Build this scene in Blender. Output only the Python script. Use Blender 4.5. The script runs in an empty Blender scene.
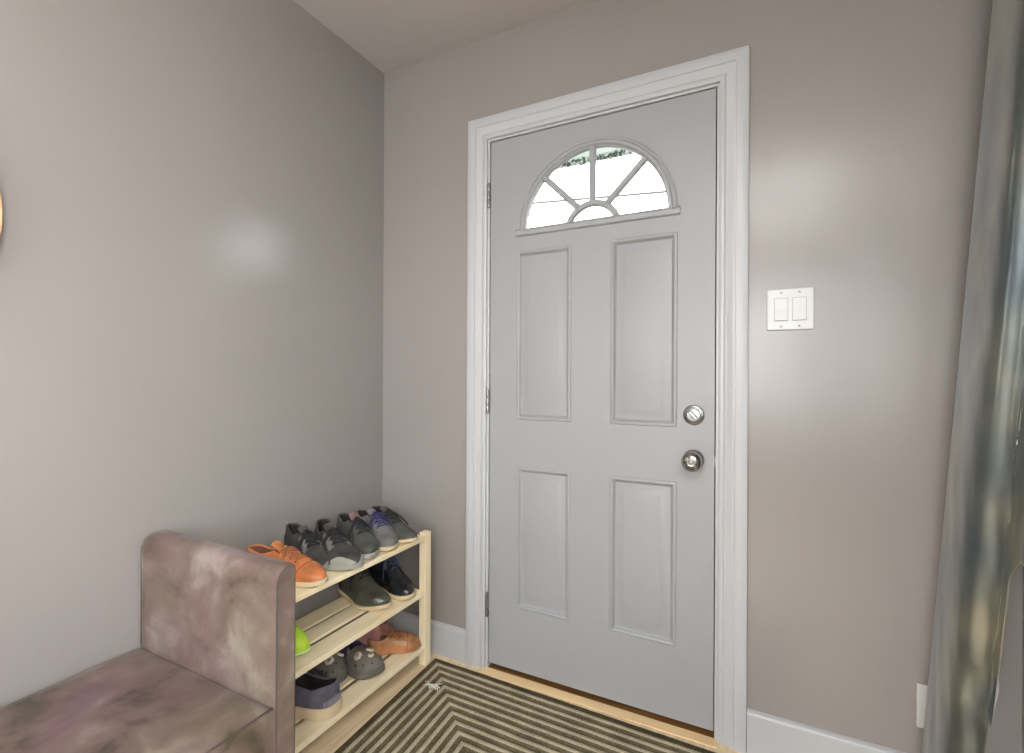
import bpy, bmesh, math, random
from mathutils import Vector, Matrix, noise
random.seed(7)
S = bpy.context.scene
C = S.collection
PI = math.pi
R = math.radians

# ------------------------------------------------------------ camera, world, lights, exposure
# axes: x along the entrance wall, y into that wall (room at y < 0), z up
cam_d = bpy.data.cameras.new('camera')
cam_d.sensor_width = 36.0
cam_d.lens = 489.92 / 1024 * 36.0
cam_d.clip_start = 0.02
cam = bpy.data.objects.new('camera', cam_d)
C.objects.link(cam)
def cam_pose(loc, yaw, pitch, roll):
    f = Vector((-math.sin(yaw) * math.cos(pitch), math.cos(yaw) * math.cos(pitch), math.sin(pitch)))
    r = Vector((math.cos(yaw), math.sin(yaw), 0)); u = r.cross(f)
    c, s = math.cos(roll), math.sin(roll)
    r2 = c * r + s * u; u2 = -s * r + c * u
    m = Matrix((r2, u2, -f)).transposed().to_4x4(); m.translation = Vector(loc)
    cam.matrix_world = m
cam_pose((1.4832, -1.6628, 1.1383), 0.4710, -0.0002, 0.0047)
S.camera = cam

S.view_settings.view_transform = 'Standard'
S.view_settings.look = 'None'
S.view_settings.gamma = 1.0
S.view_settings.exposure = 0.27
S.view_settings.use_curve_mapping = False

world = bpy.data.worlds.new('overcast_sky'); S.world = world
world.use_nodes = True
wn = world.node_tree.nodes; wl = world.node_tree.links
bg = wn['Background']; bg.inputs['Strength'].default_value = 10.0
# white overcast above the horizon, dull paving below it
wc = wn.new('ShaderNodeTexCoord'); wx = wn.new('ShaderNodeSeparateXYZ'); wr = wn.new('ShaderNodeValToRGB')
wr.color_ramp.elements[0].position = 0.49; wr.color_ramp.elements[0].color = (0.06, 0.065, 0.06, 1)
wr.color_ramp.elements[1].position = 0.53; wr.color_ramp.elements[1].color = (0.93, 0.97, 1.0, 1)
wm = wn.new('ShaderNodeMath'); wm.operation = 'MULTIPLY_ADD'; wm.inputs[1].default_value = 0.5; wm.inputs[2].default_value = 0.5
wl.new(wc.outputs['Generated'], wx.inputs[0]); wl.new(wx.outputs['Z'], wm.inputs[0]); wl.new(wm.outputs[0], wr.inputs['Fac']); wl.new(wr.outputs['Color'], bg.inputs['Color'])

def area(name, loc, target, sx, sy, power, col=(1, 1, 1), spread=180):
    d = bpy.data.lights.new(name, 'AREA'); d.shape = 'RECTANGLE'; d.size = sx; d.size_y = sy
    d.energy = power; d.color = col; d.spread = R(spread)
    o = bpy.data.objects.new(name, d); C.objects.link(o); o.location = loc
    o.rotation_euler = (Vector(target) - Vector(loc)).to_track_quat('-Z', 'Y').to_euler()
    return o
area('overhead_fill_light', (1.50, -2.3, 2.40), (1.50, -2.2, 0), 1.0, 1.0, 34, (1.0, 0.99, 0.97))  # added overhead fill behind the camera, no fitting modelled
area('rear_fill_light', (1.1, -4.25, 1.38), (0.8, 0, 1.0), 1.7, 1.3, 47, (0.99, 0.99, 1.0))  # added fill from the rear, brightens the entrance wall and rack
area('side_window_light', (2.03, -2.1, 1.45), (0, -1.75, 1.2), 1.3, 1.15, 15, (1.0, 1.0, 0.99), 125)

# ------------------------------------------------------------ materials
def mat(name, base=(0.5, 0.5, 0.5), rough=0.5, metal=0.0, spec=0.5, **kw):
    m = bpy.data.materials.new(name); m.use_nodes = True
    b = m.node_tree.nodes['Principled BSDF']
    b.inputs['Base Color'].default_value = (*base, 1)
    b.inputs['Roughness'].default_value = rough
    b.inputs['Metallic'].default_value = metal
    b.inputs['Specular IOR Level'].default_value = spec
    for k, v in kw.items():
        b.inputs[k.replace('_', ' ')].default_value = v
    return m
def N(m, t, **kw):
    n = m.node_tree.nodes.new(t)
    for k, v in kw.items(): setattr(n, k, v)
    return n
def L(m, a, b): m.node_tree.links.new(a, b)
def bsdf(m): return m.node_tree.nodes['Principled BSDF']
def coords(m, scale=(1, 1, 1), rot=(0, 0, 0)):
    tc = N(m, 'ShaderNodeTexCoord'); mp = N(m, 'ShaderNodeMapping')
    mp.inputs['Scale'].default_value = scale; mp.inputs['Rotation'].default_value = rot
    L(m, tc.outputs['Object'], mp.inputs['Vector']); return mp.outputs['Vector']
def noise_tex(m, vec, scale, detail=3, rough=0.5, dist=0):
    n = N(m, 'ShaderNodeTexNoise'); n.inputs['Scale'].default_value = scale
    n.inputs['Detail'].default_value = detail; n.inputs['Roughness'].default_value = rough
    n.inputs['Distortion'].default_value = dist
    L(m, vec, n.inputs['Vector']); return n
def ramp(m, fac, stops, interp='LINEAR'):
    r = N(m, 'ShaderNodeValToRGB'); r.color_ramp.interpolation = interp
    e = r.color_ramp.elements
    while len(e) < len(stops): e.new(0.5)
    for q, (p, c) in zip(e, stops): q.position = p; q.color = (*c, 1)
    L(m, fac, r.inputs['Fac']); return r
def bump(m, h, strength=0.1, dist=0.01):
    b = N(m, 'ShaderNodeBump'); b.inputs['Strength'].default_value = strength; b.inputs['Distance'].default_value = dist
    L(m, h, b.inputs['Height']); L(m, b.outputs['Normal'], bsdf(m).inputs['Normal']); return b
def textured(name, c1, c2, scale, rough=0.5, bstr=0.1, bdist=0.002, bscale=None, stretch=(1, 1, 1), **kw):
    m = mat(name, c1, rough, **kw); v = coords(m, stretch)
    n = noise_tex(m, v, scale, 4)
    r = ramp(m, n.outputs['Fac'], [(0.3, c1), (0.7, c2)]); L(m, r.outputs['Color'], bsdf(m).inputs['Base Color'])
    if bstr:
        n2 = noise_tex(m, v, bscale or scale * 4, 3); bump(m, n2.outputs['Fac'], bstr, bdist)
    return m

def wall_material(name, c, rough):
    m = mat(name, c, rough, spec=0.5)
    v = coords(m)
    n = noise_tex(m, v, 1.6, 3)
    r = ramp(m, n.outputs['Fac'], [(0.3, tuple(x * 0.975 for x in c)), (0.7, tuple(min(1, x * 1.02) for x in c))])
    L(m, r.outputs['Color'], bsdf(m).inputs['Base Color'])
    n2 = noise_tex(m, v, 1.3, 2); n3 = noise_tex(m, v, 160, 2)
    mx = N(m, 'ShaderNodeMath', operation='MULTIPLY_ADD'); mx.inputs[1].default_value = 0.006
    L(m, n3.outputs['Fac'], mx.inputs[0]); L(m, n2.outputs['Fac'], mx.inputs[2])
    bump(m, mx.outputs[0], 0.35, 0.03)
    return m
M = {}
M['wall'] = wall_material('greige_satin_wall_paint', (0.292, 0.267, 0.254), 0.26)
M['ceiling'] = wall_material('greige_ceiling_paint', (0.50, 0.475, 0.465), 0.7)
M['trim'] = mat('white_gloss_trim_paint', (0.47, 0.478, 0.492), 0.34)
M['door'] = textured('pale_grey_door_paint', (0.318, 0.324, 0.332), (0.328, 0.334, 0.342), 3, 0.4, 0.02, 0.001, 60)
M['plastic'] = mat('white_switch_plastic', (0.60, 0.60, 0.60), 0.28)
M['slot'] = mat('dark_slot', (0.03, 0.03, 0.03), 0.6)
M['metal'] = textured('brushed_nickel', (0.17, 0.168, 0.165), (0.28, 0.275, 0.27), 40, 0.33, 0, metal=1.0)
M['hinge'] = mat('satin_steel_hinge', (0.30, 0.30, 0.30), 0.35, 0.8)
M['gap'] = mat('dark_weatherstrip', (0.045, 0.042, 0.04), 0.8)
M['glass'] = mat('clear_glass', (1, 1, 1), 0.0, Transmission_Weight=1.0)
M['mirror'] = mat('mirror_silver', (0.85, 0.87, 0.85), 0.03, 1.0)
M['eave'] = mat('porch_soffit_grey_green', (0.80, 0.86, 0.82), 0.7)
M['cable'] = mat('grey_cable', (0.2, 0.2, 0.2), 0.6)
M['leaf'] = textured('dark_ivy_leaf', (0.03, 0.06, 0.035), (0.08, 0.13, 0.07), 30, 0.5, 0)

def wood(name, c1, c2, c3, scale=(2.2, 26, 26), rough=0.45, bstr=0.08):
    m = mat(name, c1, rough); v = coords(m, scale)
    n = noise_tex(m, v, 1.4, 5, 0.55, 0.8)
    r = ramp(m, n.outputs['Fac'], [(0.25, c3), (0.45, c1), (0.72, c2)]); L(m, r.outputs['Color'], bsdf(m).inputs['Base Color'])
    bump(m, n.outputs['Fac'], bstr, 0.002); return m
M['pine'] = wood('pale_untreated_pine', (0.93, 0.79, 0.53), (0.96, 0.87, 0.66), (0.84, 0.66, 0.40), (26, 2.2, 26))
M['pine_up'] = wood('pale_pine_post', (0.92, 0.79, 0.53), (0.95, 0.86, 0.65), (0.84, 0.66, 0.40), (26, 26, 2.2))
M['threshold'] = wood('orange_oak_threshold', (0.82, 0.58, 0.30), (0.88, 0.68, 0.40), (0.70, 0.42, 0.2), (2.0, 30, 30), 0.35)
M['sill'] = wood('dark_brown_door_sill', (0.16, 0.07, 0.02), (0.30, 0.14, 0.04), (0.06, 0.02, 0.01), (2.0, 30, 30), 0.5)
M['rim'] = wood('tan_bentwood_rim', (0.66, 0.42, 0.22), (0.74, 0.52, 0.30), (0.5, 0.3, 0.14), (20, 20, 20))

def floor_material():
    m = mat('pale_oak_laminate', (0.6, 0.45, 0.28), 0.38)
    v = coords(m, (1, 1, 1), (0, 0, R(90)))
    br = N(m, 'ShaderNodeTexBrick'); br.offset = 0.37
    br.inputs['Scale'].default_value = 1.0; br.inputs['Brick Width'].default_value = 1.25; br.inputs['Row Height'].default_value = 0.19
    br.inputs['Mortar Size'].default_value = 0.0018; br.inputs['Mortar Smooth'].default_value = 0.3
    br.inputs['Color1'].default_value = (0.80, 0.66, 0.45, 1); br.inputs['Color2'].default_value = (0.76, 0.61, 0.40, 1); br.inputs['Mortar'].default_value = (0.55, 0.42, 0.26, 1)
    L(m, v, br.inputs['Vector'])
    v2 = coords(m, (30, 1.8, 1)); n = noise_tex(m, v2, 1.5, 5, 0.6, 0.5)
    r = ramp(m, n.outputs['Fac'], [(0.25, (0.78, 0.72, 0.64)), (0.65, (1.05, 1.05, 1.05))])
    mx = N(m, 'ShaderNodeMix', data_type='RGBA', blend_type='MULTIPLY'); mx.inputs[0].default_value = 1.0
    L(m, br.outputs['Color'], mx.inputs[6]); L(m, r.outputs['Color'], mx.inputs[7]); L(m, mx.outputs[2], bsdf(m).inputs['Base Color'])
    return m
M['floor'] = floor_material()

def velvet(name):
    m = mat(name, (0.2, 0.16, 0.14), 0.62, spec=0.25, Sheen_Weight=0.15, Sheen_Roughness=0.35)
    v = coords(m)
    a = noise_tex(m, v, 7.0, 6, 0.58, 0.4)
    r = ramp(m, a.outputs['Fac'], [(0.34, (0.066, 0.052, 0.038)), (0.43, (0.130, 0.092, 0.078)), (0.56, (0.168, 0.124, 0.108)), (0.70, (0.25, 0.212, 0.186))])
    b = noise_tex(m, v, 4.6, 4, 0.5, 0.5); b.inputs['Vector'].default_value = (0, 0, 0)
    mp = N(m, 'ShaderNodeMapping'); mp.inputs['Location'].default_value = (3.1, 7.3, 1.9); L(m, v, mp.inputs['Vector']); L(m, mp.outputs['Vector'], b.inputs['Vector'])
    tint = ramp(m, b.outputs['Fac'], [(0.32, (0.95, 1.0, 0.88)), (0.45, (1, 1, 0.98)), (0.58, (1.03, 0.97, 0.98)), (0.70, (0.98, 0.80, 1.02))])
    mx = N(m, 'ShaderNodeMix', data_type='RGBA', blend_type='MULTIPLY'); mx.inputs[0].default_value = 1.0
    L(m, r.outputs['Color'], mx.inputs[6]); L(m, tint.outputs['Color'], mx.inputs[7]); L(m, mx.outputs[2], bsdf(m).inputs['Base Color'])
    n2 = noise_tex(m, v, 14, 4); bump(m, n2.outputs['Fac'], 0.25, 0.006)
    return m
M['velvet'] = velvet('crushed_taupe_velvet')
M['piping'] = mat('dark_taupe_piping', (0.075, 0.058, 0.056), 0.6)
M['bench_leg'] = mat('dark_wood_leg', (0.05, 0.03, 0.02), 0.4)

def satin():
    m = mat('grey_green_satin_curtain', (0.15, 0.16, 0.15), 0.33, metal=0.6, spec=0.6, Sheen_Weight=0.3, Sheen_Roughness=0.3)
    v = coords(m, (2, 2, 1.2)); n = noise_tex(m, v, 3.0, 3)
    r = ramp(m, n.outputs['Fac'], [(0.34, (0.080, 0.105, 0.120)), (0.5, (0.135, 0.150, 0.140)), (0.66, (0.25, 0.24, 0.175))])
    L(m, r.outputs['Color'], bsdf(m).inputs['Base Color'])
    n2 = noise_tex(m, v, 5, 2); bump(m, n2.outputs['Fac'], 0.12, 0.01)
    return m
M['satin'] = satin()

# ------------------------------------------------------------ geometry helpers
def link(name, me, parent=None, loc=None):
    o = bpy.data.objects.new(name, me); C.objects.link(o)
    if parent is not None: o.parent = parent
    if loc is not None: o.location = loc
    return o
def obj(name, bm, m, parent=None, smooth=True, loc=None):
    bmesh.ops.recalc_face_normals(bm, faces=bm.faces)
    me = bpy.data.meshes.new(name); bm.to_mesh(me); bm.free()
    ms = m if isinstance(m, (list, tuple)) else [m]
    for q in ms: me.materials.append(M[q] if isinstance(q, str) else q)
    if smooth:
        for p in me.polygons: p.use_smooth = True
    return link(name, me, parent, loc)
def smooth_edges(o, deg=35):
    md = o.modifiers.new('edge_split', 'EDGE_SPLIT'); md.split_angle = R(deg); return o
def BM(): return bmesh.new()
def box(bm, x0, x1, y0, y1, z0, z1, bev=0, mi=0, seg=2):
    r = bmesh.ops.create_cube(bm, size=1.0); vs = r['verts']
    for v in vs:
        v.co = Vector(((x0 + x1) / 2 + v.co.x * (x1 - x0), (y0 + y1) / 2 + v.co.y * (y1 - y0), (z0 + z1) / 2 + v.co.z * (z1 - z0)))
    fs = list({f for v in vs for f in v.link_faces})
    for f in fs: f.material_index = mi
    if bev:
        es = list({e for v in vs for e in v.link_edges})
        bmesh.ops.bevel(bm, geom=es, offset=bev, segments=seg, affect='EDGES', profile=0.5)
def tube(bm, pts, r, n=8, mi=0, cap=True):
    pts = [Vector(p) for p in pts]; rings = []
    rr = r if isinstance(r, (list, tuple)) else [r] * len(pts)
    up = None
    for i, p in enumerate(pts):
        d = (pts[min(i + 1, len(pts) - 1)] - pts[max(i - 1, 0)])
        if d.length < 1e-9: d = Vector((0, 0, 1))
        d.normalize()
        if up is None:
            up = Vector((0, 0, 1)) if abs(d.z) < 0.9 else Vector((1, 0, 0))
        a = d.cross(up); 
        if a.length < 1e-6: a = d.cross(Vector((0, 1, 0)))
        a.normalize(); b = a.cross(d); up = b
        rings.append([bm.verts.new(p + (a * math.cos(2 * PI * k / n) + b * math.sin(2 * PI * k / n)) * rr[i]) for k in range(n)])
    for i in range(len(rings) - 1):
        for k in range(n):
            f = bm.faces.new((rings[i][k], rings[i][(k + 1) % n], rings[i + 1][(k + 1) % n], rings[i + 1][k])); f.material_index = mi
    if cap:
        for q in (rings[0], rings[-1]):
            f = bm.faces.new(q); f.material_index = mi
def lathe(bm, prof, origin, axis='-Y', n=32, mi=0):
    """prof: list of (radius, distance along the axis)"""
    o = Vector(origin); rings = []
    ax = {'-Y': (Vector((1, 0, 0)), Vector((0, 0, 1)), Vector((0, -1, 0))), 'Z': (Vector((1, 0, 0)), Vector((0, 1, 0)), Vector((0, 0, 1))), 'X': (Vector((0, 1, 0)), Vector((0, 0, 1)), Vector((1, 0, 0)))}[axis]
    for r_, h in prof:
        rings.append([bm.verts.new(o + ax[0] * r_ * math.cos(2 * PI * k / n) + ax[1] * r_ * math.sin(2 * PI * k / n) + ax[2] * h) for k in range(n)])
    for i in range(len(rings) - 1):
        for k in range(n):
            f = bm.faces.new((rings[i][k], rings[i][(k + 1) % n], rings[i + 1][(k + 1) % n], rings[i + 1][k])); f.material_index = mi
    for q in (rings[0], rings[-1]):
        f = bm.faces.new(q); f.material_index = mi
def interp(tab, t):
    if t <= tab[0][0]: return tab[0][1]
    for (a, va), (b, vb) in zip(tab, tab[1:]):
        if t <= b:
            u = (t - a) / (b - a); u = u * u * (3 - 2 * u) * 0.5 + u * 0.5
            return va + (vb - va) * u
    return tab[-1][1]
def struct(o): o['kind'] = 'structure'; return o
def tag(o, label, cat, group=None):
    o['label'] = label; o['category'] = cat
    if group: o['group'] = group
    return o
def thing(name, label, cat, loc=(0, 0, 0), rz=0, group=None):
    o = bpy.data.objects.new(name, None); C.objects.link(o)
    o.location = loc; o.rotation_euler = (0, 0, rz); o.empty_display_size = 0.1
    return tag(o, label, cat, group)

# ------------------------------------------------------------ room shell
H = 2.466; XR = 2.064; YB = -4.4
DX0, DX1, DZ0, DZ1 = 0.539, 1.352, 0.022, 2.050       # door leaf
OX0, OX1, OZ = DX0 - 0.012, DX1 + 0.012, DZ1 + 0.012    # opening
def grid_wall(bm, P, cuts_u, cuts_v, skip):
    for i in range(len(cuts_u) - 1):
        for j in range(len(cuts_v) - 1):
            if (i, j) in skip: continue
            P(cuts_u[i], cuts_u[i + 1], cuts_v[j], cuts_v[j + 1])
bm = BM(); box(bm, -0.12, XR + 0.12, YB - 0.12, 0.14, -0.1, 0.0); struct(obj('floor', bm, 'floor', smooth=False))
bm = BM(); box(bm, -0.12, XR + 0.12, YB - 0.12, 0.14, H, H + 0.1); struct(obj('ceiling', bm, 'ceiling', smooth=False))
bm = BM(); box(bm, -0.12, 0, YB, 0.14, 0, H); struct(obj('wall_left', bm, 'wall', smooth=False))
bm = BM(); grid_wall(bm, lambda a, b, c, d: box(bm, a, b, 0, 0.14, c, d), [0, OX0 - 0.02, OX1 + 0.02, XR], [0, OZ + 0.02, H], {(1, 0)})
struct(obj('wall_door_side', bm, 'wall', smooth=False))
WY0, WY1, WZ0, WZ1 = -2.85, -1.38, 0.80, 2.08
bm = BM(); grid_wall(bm, lambda a, b, c, d: box(bm, XR, XR + 0.12, a, b, c, d), [YB, WY0, WY1, 0.14], [0, WZ0, WZ1, H], {(1, 1)})
struct(obj('wall_right', bm, 'wall', smooth=False))
BX0, BX1, BZ0, BZ1 = 0.25, 1.95, 0.8, 2.1
bm = BM(); grid_wall(bm, lambda a, b, c, d: box(bm, a, b, YB - 0.12, YB, c, d), [-0.12, BX0, BX1, XR + 0.12], [0, BZ0, BZ1, H], {(1, 1)})
struct(obj('wall_back', bm, 'wall', smooth=False))

def window(name, along, u0, u1, z0, z1, base, sign):
    """framed window; along 'y' stands in a wall of constant x"""
    def b(bm, a, c, d0, d1, e, f, bev=0.003):
        if along == 'y': box(bm, min(d0, d1), max(d0, d1), a, c, e, f, bev)
        else: box(bm, a, c, min(d0, d1), max(d0, d1), e, f, bev)
    root = bpy.data.objects.new(name, None); C.objects.link(root); root['kind'] = 'structure'
    D = lambda q: base + sign * q
    bm = BM(); w = 0.06
    b(bm, u0 + 0.003, u0 + w, D(0.02), D(0.09), z0 + 0.003, z1 - 0.003); b(bm, u1 - w, u1 - 0.003, D(0.02), D(0.09), z0 + 0.003, z1 - 0.003)
    b(bm, u0 + w, u1 - w, D(0.02), D(0.09), z0 + 0.003, z0 + w); b(bm, u0 + w, u1 - w, D(0.02), D(0.09), z1 - w, z1 - 0.003)
    um = (u0 + u1) / 2; b(bm, um - 0.025, um + 0.025, D(0.03), D(0.08), z0 + w, z1 - w)
    obj('window_frame', bm, 'trim', root, False)
    bm = BM(); b(bm, u0 + w, um - 0.025, D(0.05), D(0.056), z0 + w, z1 - w, 0); b(bm, um + 0.025, u1 - w, D(0.05), D(0.056), z0 + w, z1 - w, 0)
    obj('pane', bm, 'glass', root, False)
    bm = BM(); b(bm, u0 - 0.03, u1 + 0.03, D(-0.035), D(-0.002), z0 - 0.03, z0 - 0.005, 0.004)
    obj('window_sill', bm, 'trim', root, False)
window('window_1', 'y', WY0, WY1, WZ0, WZ1, XR, 1)
window('added_back_window', 'x', BX0, BX1, BZ0, BZ1, YB, -1)  # unseen window, added to the back wall to suit the rear fill

# skirting
def skirting(name, along, a, b_, base, sign, end0=0, end1=0):
    prof = [(0.0, 0.0), (0.0145, 0.0), (0.0145, 0.117), (0.0125, 0.123), (0.006, 0.127), (0.0, 0.128)]
    bm = BM(); rows = []
    for u in (a, b_):
        row = []
        for d, z in prof:
            row.append(bm.verts.new((u, base + sign * d, z) if along == 'x' else (base + sign * d, u, z)))
        rows.append(row)
    n = len(prof)
    for i in range(n): bm.faces.new((rows[0][i], rows[0][(i + 1) % n], rows[1][(i + 1) % n], rows[1][i]))
    bm.faces.new(rows[0]); bm.faces.new(rows[1][::-1])
    return struct(obj(name, bm, 'trim', smooth=False))
skirting('baseboard_left_of_door', 'x', 0.0148, OX0 - 0.084, 0, -1)
skirting('baseboard_right_of_door', 'x', OX1 + 0.084, XR - 0.0005, 0, -1)
skirting('baseboard_left', 'y', YB, 0, 0, 1)
skirting('baseboard_right', 'y', YB, -0.015, XR, -1)

# door casing: moulded profile carried round the opening with mitred corners
prof = [(0.0, 0.0), (0.0, 0.010), (0.006, 0.013), (0.014, 0.0125), (0.019, 0.009), (0.027, 0.0095), (0.037, 0.015), (0.043, 0.0165), (0.0465, 0.0165),
        (0.0480, 0.0195), (0.056, 0.0205), (0.078, 0.0205), (0.0825, 0.0185), (0.083, 0.0)]
bm = BM(); rows = []
for d, h in prof:
    rows.append([bm.verts.new(p) for p in ((OX0 - d, -h, 0), (OX0 - d, -h, OZ + d), (OX1 + d, -h, OZ + d), (OX1 + d, -h, 0))])
for a, b_ in zip(rows, rows[1:]):
    for k in range(3): bm.faces.new((a[k], a[k + 1], b_[k + 1], b_[k]))
smooth_edges(struct(obj('trim_1', bm, 'trim')), 28).name = 'trim_1'
# jamb lining and stop
bm = BM()
box(bm, OX0 - 0.018, OX0 + 0.0085, 0.0, 0.138, 0, OZ + 0.018, 0.0015); box(bm, OX1 - 0.0085, OX1 + 0.018, 0.0, 0.138, 0, OZ + 0.018, 0.0015)
box(bm, OX0 + 0.0085, OX1 - 0.0085, 0.0, 0.138, OZ - 0.0085, OZ + 0.018, 0.0015)
struct(obj('trim_2', bm, 'trim', smooth=False))
bm = BM()
box(bm, OX0 + 0.0085, OX0 + 0.022, 0.053, 0.138, 0.014, OZ - 0.0085); box(bm, OX1 - 0.022, OX1 - 0.0085, 0.053, 0.138, 0.014, OZ - 0.0085)
box(bm, OX0 + 0.022, OX1 - 0.022, 0.053, 0.138, OZ - 0.022, OZ - 0.0085)
struct(obj('trim_3', bm, 'gap', smooth=False))
# threshold: dark sill under the leaf, light oak strip in front of it
bm = BM(); box(bm, OX0 + 0.009, OX1 - 0.009, 0.0005, 0.20, 0.0, 0.004, 0.001); struct(obj('trim_4', bm, 'sill', smooth=False))
bm = BM(); box(bm, OX0 + 0.0, OX1 - 0.0, -0.040, 0.0, 0.0003, 0.004, 0.001); struct(obj('trim_5', bm, 'threshold', smooth=False))

# ------------------------------------------------------------ the entrance door
door = bpy.data.objects.new('door_1', None); C.objects.link(door); door['kind'] = 'structure'
door.location = (0, 0, 0)
FX, FZ, FR, FO = 0.948, 1.688, 0.262, 0.290
PX = [(0.653, 0.873), (1.016, 1.239)]; PZ = [(0.258, 0.797), (0.975, 1.613)]
AX0, AX1, AZ0, AZ1 = FX - 0.31, FX + 0.31, 1.655, 2.0
YF = 0.004            # door face
bm = BM()
def face_rect(x0, x1, z0, z1, y=YF):
    bm.faces.new([bm.verts.new(p) for p in ((x0, y, z0), (x1, y, z0), (x1, y, z1), (x0, y, z1))])
us = [DX0, PX[0][0], PX[0][1], PX[1][0], PX[1][1], DX1]; vs_ = [DZ0, PZ[0][0], PZ[0][1], PZ[1][0], PZ[1][1], AZ0]
for i in range(5):
    for j in range(5):
        if i in (1, 3) and j in (1, 3): continue
        face_rect(us[i], us[i + 1], vs_[j], vs_[j + 1])
face_rect(DX0, AX0, AZ0, AZ1); face_rect(AX1, DX1, AZ0, AZ1); face_rect(DX0, DX1, AZ1, DZ1)
# plate around the half-round opening
GR = FR + 0.010; NA = 48
arc = [(FX + GR * math.cos(PI * k / NA), FZ + GR * math.sin(PI * k / NA)) for k in range(NA + 1)]
def to_rect(x, z):
    dx, dz = x - FX, z - FZ; t = 1e9
    if dx > 1e-9: t = min(t, (AX1 - FX) / dx)
    if dx < -1e-9: t = min(t, (AX0 - FX) / dx)
    if dz > 1e-9: t = min(t, (AZ1 - FZ) / dz)
    return (FX + dx * t, FZ + dz * t)
for (a, b_) in zip(arc, arc[1:]):
    A, B = to_rect(*a), to_rect(*b_); mid = []
    if abs(A[0] - B[0]) > 1e-6 and abs(A[1] - B[1]) > 1e-6: mid = [(AX1 if A[0] > FX else AX0, AZ1)]
    pts = [a, A] + mid + [B, b_]
    bm.faces.new([bm.verts.new((p[0], YF, p[1])) for p in pts])
face_rect(AX0, AX1, AZ0, FZ)
# side faces
for (x0, z0, x1, z1) in ((DX0, DZ0, DX0, DZ1), (DX0, DZ1, DX1, DZ1), (DX1, DZ1, DX1, DZ0), (DX1, DZ0, DX0, DZ0)):
    bm.faces.new([bm.verts.new(p) for p in ((x0, YF, z0), (x1, YF, z1), (x1, YF + 0.044, z1), (x0, YF + 0.044, z0))])
# back sheet with the same opening
for (x0, x1, z0, z1) in ((DX0, DX1, DZ0, AZ0), (DX0, AX0, AZ0, AZ1), (AX1, DX1, AZ0, AZ1), (DX0, DX1, AZ1, DZ1), (AX0, AX1, AZ0, FZ)):
    face_rect(x0, x1, z0, z1, YF + 0.044)
for (a, b_) in zip(arc, arc[1:]):
    A, B = to_rect(*a), to_rect(*b_); mid = []
    if abs(A[0] - B[0]) > 1e-6 and abs(A[1] - B[1]) > 1e-6: mid = [(AX1 if A[0] > FX else AX0, AZ1)]
    bm.faces.new([bm.verts.new((p[0], YF + 0.044, p[1])) for p in [a, A] + mid + [B, b_]])
    bm.faces.new([bm.verts.new(p) for p in ((a[0], YF, a[1]), (b_[0], YF, b_[1]), (b_[0], YF + 0.044, b_[1]), (a[0], YF + 0.044, a[1]))])
bm.faces.new([bm.verts.new(p) for p in ((FX - GR, YF, FZ), (FX + GR, YF, FZ), (FX + GR, YF + 0.044, FZ), (FX - GR, YF + 0.044, FZ))])
bmesh.ops.remove_doubles(bm, verts=bm.verts, dist=1e-5)
obj('door_leaf', bm, 'door', door, False)
# embossed panels: bead, cove, raised field
pp = [(0.0, 0.0), (0.003, 0.0035), (0.009, 0.0045), (0.013, 0.002), (0.016, -0.005), (0.020, -0.0085), (0.024, -0.0085), (0.048, 0.0000), (0.051, 0.0005)]
for (x0, x1) in PX:
    for (z0, z1) in PZ:
        bm = BM(); rings = []
        for d, h in pp:
            rings.append([bm.verts.new(p) for p in ((x0 + d, YF - h, z0 + d), (x1 - d, YF - h, z0 + d), (x1 - d, YF - h, z1 - d), (x0 + d, YF - h, z1 - d))])
        for a, b_ in zip(rings, rings[1:]):
            for k in range(4): bm.faces.new((a[k], a[(k + 1) % 4], b_[(k + 1) % 4], b_[k]))
        bm.faces.new(rings[-1])
        smooth_edges(obj('door_panel', bm, 'door', door), 25)
# fanlight frame
bm = BM()
fp = [(FO, 0.0), (FO, 0.006), (FO - 0.004, 0.009), (FO - 0.009, 0.008), (FO - 0.011, 0.004), (FO - 0.015, 0.004), (FO - 0.017, 0.010), (FO - 0.023, 0.010), (FO - 0.027, 0.002), (FR - 0.003, 0.0), (FR - 0.003, -0.012)]
rings = [[bm.verts.new((FX + r_ * math.cos(PI * k / NA), YF - h, FZ + r_ * math.sin(PI * k / NA))) for k in range(NA + 1)] for r_, h in fp]
for a, b_ in zip(rings, rings[1:]):
    for k in range(NA): bm.faces.new((a[k], a[k + 1], b_[k + 1], b_[k]))
# bottom rail of the frame
sp = [(-0.020, 0.0), (-0.020, 0.006), (-0.016, 0.010), (-0.008, 0.010), (-0.003, 0.012), (0.003, 0.009), (0.008, 0.002), (0.008, -0.012)]
ends = (FX - FO - 0.008, FX + FO + 0.008)
rr = [[bm.verts.new((x, YF - h, FZ + d)) for d, h in sp] for x in ends]
for k in range(len(sp) - 1): bm.faces.new((rr[0][k], rr[1][k], rr[1][k + 1], rr[0][k + 1]))
for q in rr: bm.faces.new(q + [])
smooth_edges(obj('fanlight_frame', bm, 'door', door), 40)
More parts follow.
